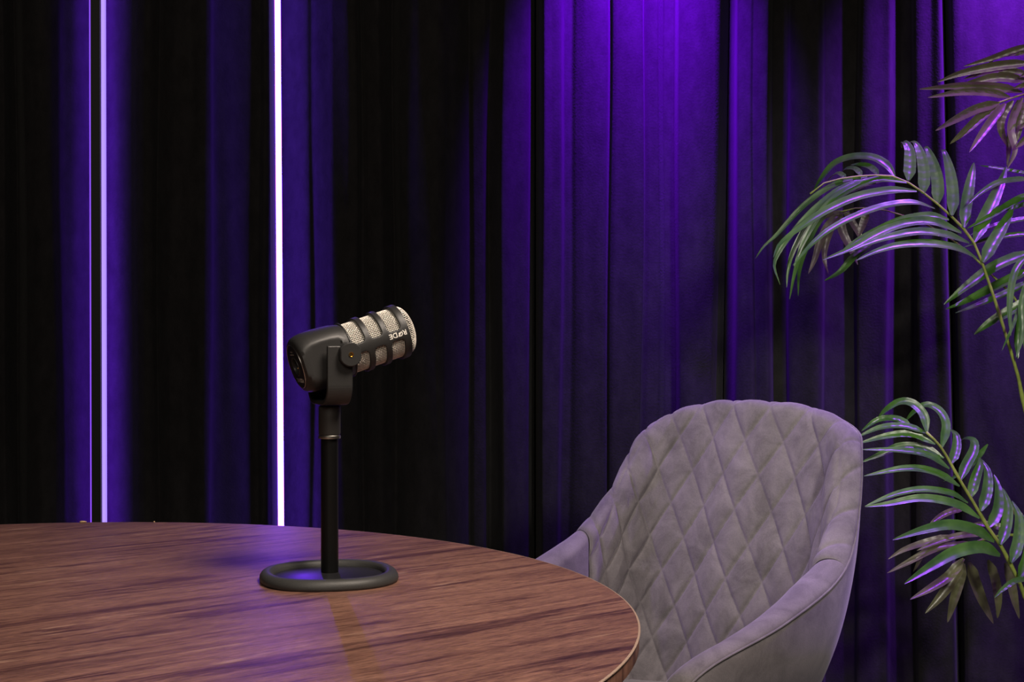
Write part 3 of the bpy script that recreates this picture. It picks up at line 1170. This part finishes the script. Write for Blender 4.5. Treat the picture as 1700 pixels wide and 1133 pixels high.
def build_palm():
    pot = Vector((1.30, 3.08, 0))
    root = thing('potted_palm', 'green palm with long arching fronds behind the armchair', 'plant', pot)
    PR = .15
    lathe('pot', [(0, 0), (PR * .78, 0), (PR * .80, .01), (PR, .27), (PR * 1.04, .275), (PR * 1.04, .30), (PR * .95, .30), (PR * .93, .26), (PR * .3, .262), (0, .262)], M['pot'], root, n=48)
    lathe('soil', [(0, .283), (PR * .6, .282), (PR * .925, .270), (PR * .925, .2635), (0, .2635)], M['soil'], root, n=32)

    def frond(rachis, Ys, tail, radii, leaves, leafmat, normal=(0, -.78, .62)):
        """rachis: pixel polyline from tip to base with a depth for each point; tail: 3D points on to the pot"""
        P = [at(x, y, Y) for (x, y), Y in zip(rachis, Ys)] + [Vector(p) for p in tail]
        C = catmull([tuple(p) for p in P], 40)
        rr = np.interp(np.linspace(0, 1, 40), np.linspace(0, 1, len(radii)), radii)
        rr = [r * (1.22 if i % 5 == 0 else 1.0) for i, r in enumerate(rr)]
        fr = tube('frond', [Vector(c) - pot for c in C], rr, M['stem'], root, n=10)
        for pts, wpx, Y0, dy in leaves:
            Q = [tuple(p - pot) for p in to3(pts, Y0, dy)]
            nrm = Vector(normal) + Vector((random.uniform(-.15, .15), random.uniform(-.1, .1), random.uniform(-.2, .2)))
            leaf_mesh(Q, wpx / PX_M(Y0 + dy * .4), nrm, fr, leafmat)
        return fr

    base = [(1.22, 3.03, .62), (1.27, 3.06, .27)]
    # tall arching frond in front
    ya = 2.84
    A_l = [
        ([(1508, 300), (1510, 275), (1509, 250), (1500, 236), (1497, 246)], 20, ya - .02, .05),
        ([(1532, 322), (1533, 290), (1528, 258), (1519, 238), (1510, 236)], 20, ya - .02, .05),
        ([(1556, 340), (1556, 305), (1548, 270), (1538, 246), (1533, 246)], 20, ya - .01, .05),
        ([(1580, 358), (1581, 325), (1576, 285), (1567, 252), (1562, 250)], 20, ya - .01, .06),
        ([(1600, 378), (1602, 350), (1609, 310), (1614, 285), (1617, 270)], 19, ya, .07),
        ([(1617, 402), (1631, 370), (1648, 335), (1663, 300), (1671, 277)], 22, ya + .01, .08),
        ([(1632, 436), (1645, 410), (1660, 385), (1674, 360), (1682, 342)], 21, ya + .01, .05),
        ([(1485, 293), (1472, 276), (1448, 263), (1415, 262), (1385, 273), (1363, 298), (1350, 320)], 17, ya - .03, .10),
        ([(1458, 291), (1445, 279), (1428, 274), (1412, 274)], 13, ya - .03, .07),
        ([(1430, 293), (1420, 282), (1405, 281), (1395, 290)], 12, ya - .03, .06),
        ([(1404, 297), (1393, 289), (1382, 293), (1374, 300)], 11, ya - .03, .05),
        ([(1440, 294), (1385, 308), (1335, 342), (1290, 390), (1268, 410), (1254, 430)], 11, ya - .02, .02),
        ([(1452, 296), (1400, 312), (1350, 350), (1310, 395), (1288, 430), (1286, 447), (1295, 473)], 11, ya - .03, -.05),
        ([(1440, 296), (1390, 318), (1350, 360), (1318, 415), (1308, 450), (1306, 478)], 12, ya - .01, -.02),
        ([(1470, 300), (1410, 318), (1360, 360), (1330, 420), (1318, 460), (1311, 497)], 12, ya - .02, .03),
        ([(1462, 299), (1400, 325), (1358, 370), (1335, 420), (1326, 455), (1325, 492)], 12, ya, .06),
        ([(1505, 304), (1455, 300), (1405, 318), (1365, 352), (1335, 400), (1318, 442)], 15, ya - .03, -.04),
        ([(1522, 318), (1480, 317), (1425, 327), (1378, 347), (1339, 371), (1296, 404), (1284, 428)], 16, ya - .04, -.10),
        ([(1552, 347), (1520, 338), (1480, 341), (1438, 353), (1388, 376), (1351, 403), (1316, 441)], 15, ya - .04, -.12),
        ([(1575, 365), (1545, 359), (1500, 366), (1460, 382), (1420, 402), (1390, 425)], 15, ya - .02, -.05),
        ([(1596, 387), (1550, 369), (1505, 371), (1462, 386), (1415, 412), (1366, 432)], 17, ya - .03, -.10),
        ([(1609, 404), (1570, 391), (1525, 386), (1475, 395), (1440, 406), (1410, 418)], 17, ya - .03, -.12),
        ([(1450, 402), (1420, 425), (1395, 452), (1368, 467)], 13, ya + .02, -.02),
        ([(1622, 430), (1590, 414), (1545, 406), (1495, 408), (1455, 418), (1421, 433)], 17, ya - .03, -.12),
    ]
    frond([(1345, 322), (1370, 303), (1400, 296), (1450, 291), (1490, 295), (1530, 318), (1580, 360), (1615, 400), (1635, 450), (1660, 525), (1690, 625), (1712, 710)],
          [2.76, 2.77, 2.78, 2.80, 2.81, 2.82, 2.84, 2.85, 2.86, 2.88, 2.91, 2.94], base,
          [.0014, .0018, .0024, .0030, .0034, .0040, .0050, .0075, .0095, .011], A_l, M['leaf'])

    yb = 2.76
    B_l = [
        ([(1538, 720), (1502, 709), (1462, 711), (1422, 727)], 14, yb, .03),
        ([(1553, 738), (1515, 722), (1475, 724), (1424, 737)], 13, yb, .02),
        ([(1567, 761), (1531, 744), (1494, 742), (1466, 753), (1430, 768)], 14, yb + .01, .04),
        ([(1576, 779), (1540, 757), (1494, 749), (1430, 747)], 14, yb - .01, .01),
        ([(1593, 808), (1550, 785), (1503, 779), (1434, 791)], 15, yb - .01, 0),
        ([(1607, 836), (1577, 820), (1531, 814), (1485, 822), (1436, 841)], 14, yb - .01, -.02),
        ([(1626, 861), (1587, 838), (1531, 828), (1475, 837), (1436, 842)], 15, yb - .02, -.02),
        ([(1650, 900), (1618, 881), (1576, 873), (1533, 881), (1482, 897)], 20, yb - .02, -.08),
        ([(1660, 923), (1629, 910), (1586, 918), (1544, 942), (1501, 970)], 22, yb - .02, -.10),
        ([(1539, 719), (1533, 690), (1515, 671), (1494, 668), (1472, 680), (1456, 697)], 15, yb - .01, .10),
        ([(1563, 744), (1570, 708), (1560, 684), (1539, 673), (1520, 682), (1502, 700)], 15, yb, .10),
        ([(1515, 712), (1490, 697), (1458, 698), (1430, 716)], 13, yb + .05, .04),
        ([(1579, 770), (1587, 745), (1587, 724), (1578, 713)], 16, yb + .01, .06),
        ([(1594, 798), (1603, 775), (1616, 750), (1616, 733), (1603, 729), (1592, 735)], 17, yb + .01, .10),
        ([(1612, 826), (1619, 797), (1627, 772), (1626, 760)], 17, yb + .02, .06),
        ([(1628, 849), (1638, 817), (1639, 785), (1628, 762)], 18, yb + .02, .07),
        ([(1641, 876), (1655, 850), (1657, 815), (1650, 788)], 18, yb + .03, .07),
        ([(1661, 905), (1670, 875), (1673, 840), (1664, 810)], 18, yb + .03, .07),
        ([(1679, 935), (1690, 900), (1691, 860), (1680, 832)], 19, yb + .03, .07),
        ([(1692, 962), (1706, 925), (1708, 885), (1698, 855)], 19, yb + .04, .07),
        ([(1706, 962), (1684, 966), (1664, 980), (1651, 993)], 10, yb + .02, -.04),
        ([(1640, 738), (1615, 770), (1590, 790), (1566, 800)], 9, yb + .12, .05),
    ]
    frond([(1538, 718), (1563, 744), (1592, 795), (1612, 828), (1640, 876), (1662, 908), (1690, 962), (1716, 1010)],
          [2.75, 2.76, 2.77, 2.78, 2.79, 2.80, 2.82, 2.85], [(1.20, 2.98, .42), (1.27, 3.04, .27)],
          [.0022, .003, .0036, .0042, .0048, .006, .008, .009], B_l, M['leaf'])

    # upper frond, reddish underside towards the camera
    yc = 2.98
    C_l = [
        ([(1677, 162), (1643, 154), (1597, 153), (1540, 162)], 13, yc, -.05),
        ([(1697, 153), (1655, 144), (1597, 142), (1526, 148)], 14, yc, -.02),
        ([(1706, 134), (1660, 128), (1620, 136), (1575, 152)], 15, yc, .02),
        ([(1710, 104), (1655, 109), (1597, 121), (1556, 136)], 15, yc, .04),
        ([(1710, 124), (1650, 117), (1600, 131)], 13, yc, .05),
        ([(1712, 74), (1678, 84), (1643, 97), (1600, 110)], 11, yc, .03),
        ([(1712, 87), (1669, 90), (1648, 98), (1641, 112)], 9, yc, .08),
        ([(1659, 171), (1620, 181), (1586, 198), (1553, 217)], 16, yc - .01, -.06),
        ([(1659, 173), (1632, 190), (1607, 213), (1577, 239)], 16, yc - .01, -.02),
        ([(1669, 172), (1652, 192), (1630, 222), (1609, 253)], 15, yc - .01, -.04),
        ([(1682, 167), (1666, 186), (1661, 212), (1673, 245)], 14, yc, .02),
        ([(1698, 162), (1683, 188), (1677, 216), (1684, 250), (1672, 280)], 15, yc, -.02),
        ([(1690, 166), (1680, 200), (1675, 240), (1672, 276)], 13, yc + .02, .03),
        ([(1706, 165), (1694, 200), (1688, 236)], 16, yc, .01),
        ([(1716, 222), (1700, 232), (1686, 246)], 14, yc - .02, -.02),
        ([(1714, 200), (1702, 206), (1692, 214)], 10, yc - .02, -.02),
        ([(1720, 118), (1704, 122), (1692, 128)], 9, yc - .03, -.03),
        ([(1720, 140), (1700, 141), (1682, 147)], 10, yc - .03, -.02),
    ]
    frond([(1656, 171), (1676, 164), (1700, 156), (1726, 160), (1746, 200), (1752, 320), (1752, 520)],
          [2.97, 2.98, 2.99, 3.0, 3.01, 3.02, 3.03], [(1.26, 3.04, .7), (1.29, 3.07, .27)],
          [.0018, .0025, .003, .004, .005, .006, .0075, .009], C_l, M['leaf_olive'], normal=(0, -.9, -.25))

    # frond at the right border pointing left
    yd = 2.96
    D_l = [
        ([(1712, 297), (1680, 300), (1655, 305), (1628, 321), (1607, 340)], 12, yd - .08, -.05),
        ([(1712, 320), (1680, 337), (1645, 359), (1605, 380)], 12, yd - .06, -.05),
        ([(1712, 290), (1669, 282), (1626, 275)], 7, yd, .03),
        ([(1712, 338), (1685, 345), (1655, 352)], 12, yd + .04, .03),
        ([(1712, 362), (1658, 374), (1610, 391)], 12, yd + .02, .02),
        ([(1712, 388), (1650, 396), (1600, 411)], 11, yd + .02, .03),
        ([(1714, 418), (1655, 442), (1613, 470), (1567, 506)], 20, yd + .02, -.02),
        ([(1714, 447), (1655, 476), (1602, 502), (1570, 514)], 19, yd + .02, .0),
        ([(1714, 466), (1666, 490), (1613, 511), (1586, 520)], 14, yd + .05, .03),
        ([(1712, 498), (1666, 523), (1638, 540), (1617, 556)], 18, yd + .03, .02),
        ([(1710, 420), (1685, 452), (1676, 505), (1678, 558)], 12, yd - .10, -.06),
        ([(1712, 455), (1697, 505), (1697, 555), (1687, 594)], 13, yd - .10, -.04),
        ([(1700, 510), (1694, 535), (1688, 568), (1690, 596)], 15, yd - .06, -.02),
        ([(1700, 488), (1682, 540), (1663, 583)], 6, yd - .10, -.03),
        ([(1714, 520), (1704, 550), (1702, 585)], 14, yd - .08, -.02),
    ]
    frond([(1712, 290), (1716, 340), (1720, 400), (1728, 470), (1745, 620)],
          [2.93, 2.94, 2.96, 2.98, 3.0], [(1.25, 3.06, .6), (1.30, 3.08, .27)],
          [.002, .003, .004, .005, .007, .009], D_l, M['leaf'])

    # dim lower frond behind
    ye = 2.98
    E_l = [
        ([(1600, 928), (1575, 958), (1545, 978), (1511, 996)], 17, ye, -.04),
        ([(1598, 934), (1580, 965), (1558, 995), (1536, 1019)], 17, ye, -.02),
        ([(1600, 936), (1592, 965), (1582, 1000), (1573, 1034)], 17, ye, 0),
        ([(1608, 934), (1616, 965), (1630, 1000), (1649, 1036)], 22, ye, .02),
        ([(1640, 930), (1652, 965), (1657, 1000), (1656, 1027)], 16, ye, .02),
        ([(1668, 935), (1676, 965), (1684, 1000), (1692, 1028)], 18, ye, .02),
        ([(1600, 846), (1575, 852), (1555, 863), (1540, 876)], 12, ye, -.02),
        ([(1640, 886), (1590, 891), (1550, 903), (1522, 915)], 12, ye - .02, -.02),
        ([(1620, 903), (1565, 908), (1530, 920), (1505, 932)], 11, ye, 0),
        ([(1580, 890), (1535, 902), (1500, 914), (1474, 929)], 12, ye + .02, .02),
        ([(1590, 902), (1545, 915), (1505, 936), (1473, 952)], 13, ye + .02, .02),
        ([(1560, 895), (1535, 915), (1522, 940), (1516, 950)], 9, ye + .04, .02),
        ([(1672, 880), (1645, 872), (1615, 870)], 12, ye, .02),
        ([(1700, 862), (1675, 846), (1655, 846)], 12, ye, .02),
    ]
    frond([(1590, 925), (1612, 905), (1645, 893), (1690, 890), (1728, 915)],
          [2.97, 2.98, 2.99, 3.0, 3.02], [(1.25, 3.05, .4), (1.29, 3.08, .27)],
          [.002, .003, .004, .005, .007, .009], E_l, M['leaf_olive'])

    # shaded frond behind the tall one
    yf = 3.14
    F_l = [
        ([(1400, 352), (1378, 372), (1362, 400), (1352, 432), (1342, 455)], 14, yf, -.03),
        ([(1395, 355), (1398, 385), (1412, 415), (1424, 440)], 15, yf, -.02),
        ([(1400, 350), (1415, 372), (1428, 395), (1430, 410)], 14, yf, .0),
        ([(1390, 355), (1372, 400), (1368, 430), (1375, 455)], 12, yf, -.02),
        ([(1410, 352), (1372, 360), (1350, 378), (1336, 405)], 12, yf, .02),
        ([(1440, 352), (1432, 375), (1424, 395)], 13, yf, .0),
    ]
    frond([(1395, 352), (1430, 345), (1480, 352), (1560, 385), (1640, 450), (1720, 560)],
          [3.13, 3.13, 3.12, 3.11, 3.1, 3.1], [(1.27, 3.09, .6), (1.31, 3.09, .27)],
          [.0015, .002, .003, .004, .006, .008], F_l, M['leaf_olive'])
    return root


build_palm()
